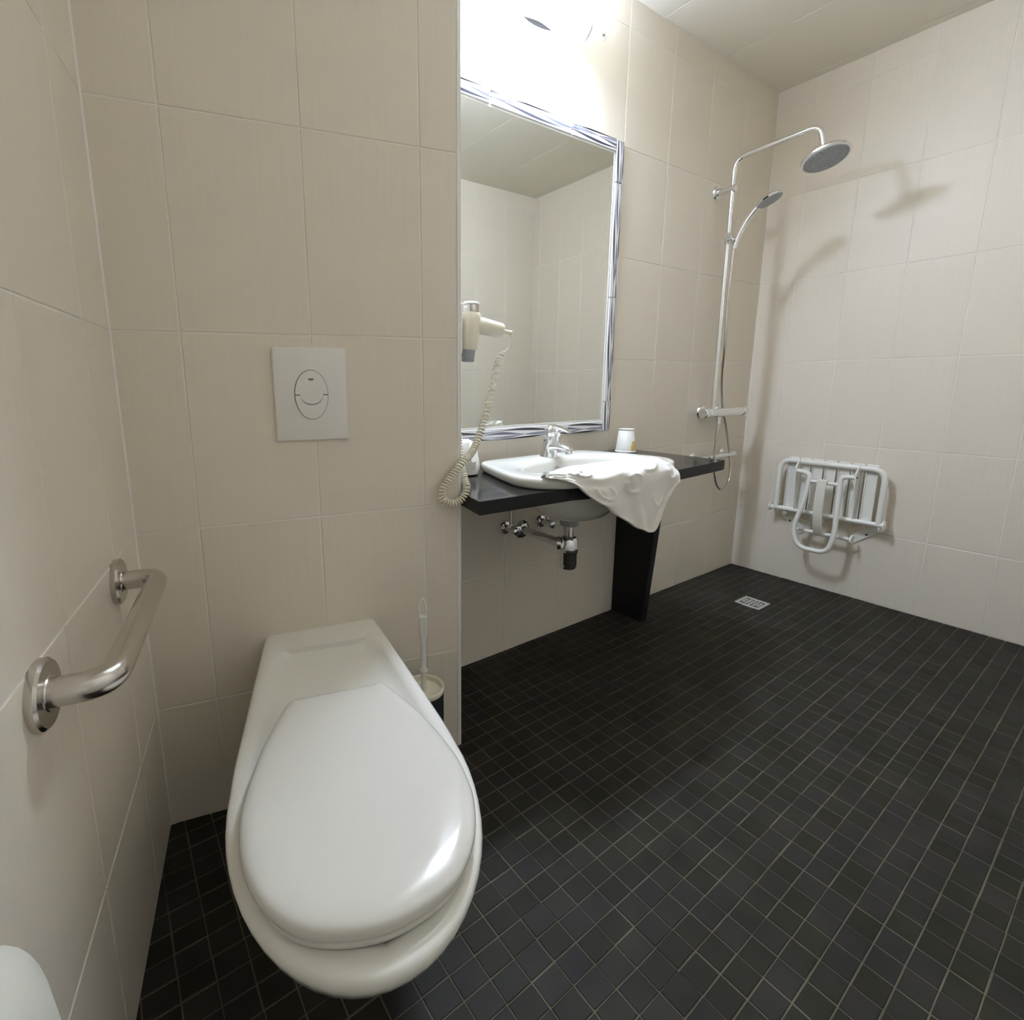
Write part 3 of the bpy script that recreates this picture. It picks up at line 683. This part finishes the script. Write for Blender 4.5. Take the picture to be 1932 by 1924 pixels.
# low rail
rl = bthing('wall_rail', 'short chrome rail on the wall below the shower mixer', 'rail', .34, 0, .632)
bm = NB(); disc_rod(bm, (-.185, -.05, 0), (.15, -.05, 0), .013, 20); obj('bar', bm, CHROME, rl, 40)
for x in (-.14, .15 - .03):
    bm = NB(); lathe(bm, [(.024, 0), (.024, .004), (.018, .010), (.010, .012), (.010, .045)], (x, 0, .0), (0, -1, 0), 24); obj('flange', bm, CHROME, rl, 40)

# ------------------------------------------------------------------ folding shower seat on the right wall (frame: x along t, y into the wall)
ST = .405
fs = thing('folding_shower_seat', 'white folding shower seat with slats, folded up against the wall', 'shower seat', W3(0, ST, .24), TH - PI / 2)
def Q(t_, d, z): return Vector((t_ - ST, -d, z - .24))
tr_ = .0115
bm = NB(); tube(bm, fillet([Q(.208, .055, .375), Q(.208, .055, .610), Q(.612, .055, .610), Q(.612, .055, .375)], .05, 8), tr_, 14); obj('seat_frame', bm, WENAM, fs, 60)
bm = NB(); disc_rod(bm, Q(.185, .055, .372), Q(.632, .055, .372), .0105); obj('pivot_tube', bm, WENAM, fs, 40)
for t_ in (.185, .630):
    bm = NB(); disc_rod(bm, Q(t_ - .003, .055, .372), Q(t_ + .004, .055, .372), .021, 24); obj('end_disc', bm, WENAM, fs, 40)
for i in range(7):
    x0 = .238 + i * .0505
    bm = NB(); box(bm, x0 - ST, x0 + .043 - ST, -.043, -.036, .355 - .24, .628 - .24, .002, 1)
    box(bm, x0 - ST, x0 + .004 - ST, -.048, -.036, .362 - .24, .622 - .24); box(bm, x0 + .039 - ST, x0 + .043 - ST, -.048, -.036, .362 - .24, .622 - .24)
    obj('slat', bm, WENAM, fs, None)
for t_ in (.292, .522):
    bm = NB(); prism(bm, [(-.068, .622 - .24), (-.100, .585 - .24), (-.095, .540 - .24), (-.062, .365 - .24), (-.050, .365 - .24), (-.050, .622 - .24)], t_ - ST - .0025, t_ - ST + .0025, 'x'); obj('hinge_plate', bm, WENAM, fs, None)
    bm = NB(); disc_rod(bm, Q(t_ + .002, .087, .570), Q(t_ + .005, .087, .570), .004, 10, .0005); obj('rivet', bm, DARKGAP, fs, None)
loop = [Q(.292, .088, .570), Q(.352, .090, .568), Q(.340, .108, .40), Q(.315, .118, .30), Q(.345, .122, .215), Q(.465, .122, .215), Q(.482, .118, .30), Q(.468, .090, .568), Q(.522, .088, .570)]
bm = NB(); tube(bm, fillet(loop, .045, 8), .0105, 14); obj('support_leg', bm, WENAM, fs, 60)
bm = NB(); disc_rod(bm, Q(.345, .092, .530), Q(.475, .092, .530), .008); obj('upper_cross_tube', bm, WENAM, fs, 40)
bm = NB(); disc_rod(bm, Q(.310, .060, .285), Q(.530, .060, .285), .009); obj('lower_cross_tube', bm, WENAM, fs, 40)
bm = NB(); disc_rod(bm, Q(.526, .060, .285), Q(.533, .060, .285), .021, 24); obj('end_disc', bm, WENAM, fs, 40)
bm = NB(); sec = [(.545, .100), (.54, .112), (.47, .118), (.40, .116), (.33, .100), (.28, .078), (.272, .066)]
loft(bm, [[Q(.388, d, z), Q(.424, d, z), Q(.424, d - .006, z), Q(.388, d - .006, z)] for z, d in sec]); obj('strap', bm, STRAP, fs, 50)
for tri in (((.192, .385), (.192, .345), (.305, .250), (.320, .262), (.320, .285), (.225, .372)), ((.628, .385), (.628, .345), (.520, .258), (.505, .268), (.505, .290), (.600, .375))):
    bm = NB(); prism(bm, [(a - ST, b - .24) for a, b in tri], -.006, 0.0, 'y'); br_ = obj('wall_bracket', bm, WENAM, fs, None)
    cxm = sum(a for a, b in tri) / 6; cz_ = sum(b for a, b in tri) / 6
    for a, b in ((tri[0][0] * .85 + cxm * .15, .358), (cxm, cz_ - .012), (tri[3][0] * .8 + cxm * .2, .272)):
        bm = NB(); disc_rod(bm, Q(a, .005, b), Q(a, .0085, b), .0045, 12, .0005); obj('screw', bm, DARKGAP, br_, None)
for t_ in (.200, .618):
    bm = NB(); box(bm, t_ - ST - .003, t_ - ST + .003, -.06, 0, .352 - .24, .384 - .24, .001, 1); obj('standoff', bm, WENAM, fs, None)

# floor drain
dr = thing('floor_drain', 'small square metal drain grate in the dark floor', 'drain', W3(.435, .315, 0), TH)
bm = NB(); h_ = .052
for a, b, c, d in ((-h_, h_, -h_, -h_ + .012), (-h_, h_, h_ - .012, h_), (-h_, -h_ + .012, -h_ + .012, h_ - .012), (h_ - .012, h_, -h_ + .012, h_ - .012)): box(bm, a, b, c, d, -.004, .0025, .0008, 1)
obj('frame', bm, DRAINM, dr, None)
bm = NB(); box(bm, -h_ + .01, h_ - .01, -h_ + .01, h_ - .01, -.004, .0008); obj('sump', bm, DARKGAP, dr, None)
bm = NB()
for k in range(5):
    q = -.032 + .016 * k; box(bm, -.037 + abs(q) * .35, .037 - abs(q) * .35, q - .0035, q + .0035, .0008, .0022)
box(bm, -.003, .003, -.038, .038, .0008, .0021); box(bm, -.022, -.017, -.03, .03, .0008, .0021); box(bm, .017, .022, -.03, .03, .0008, .0021); obj('grate', bm, DRAINM, dr, None)
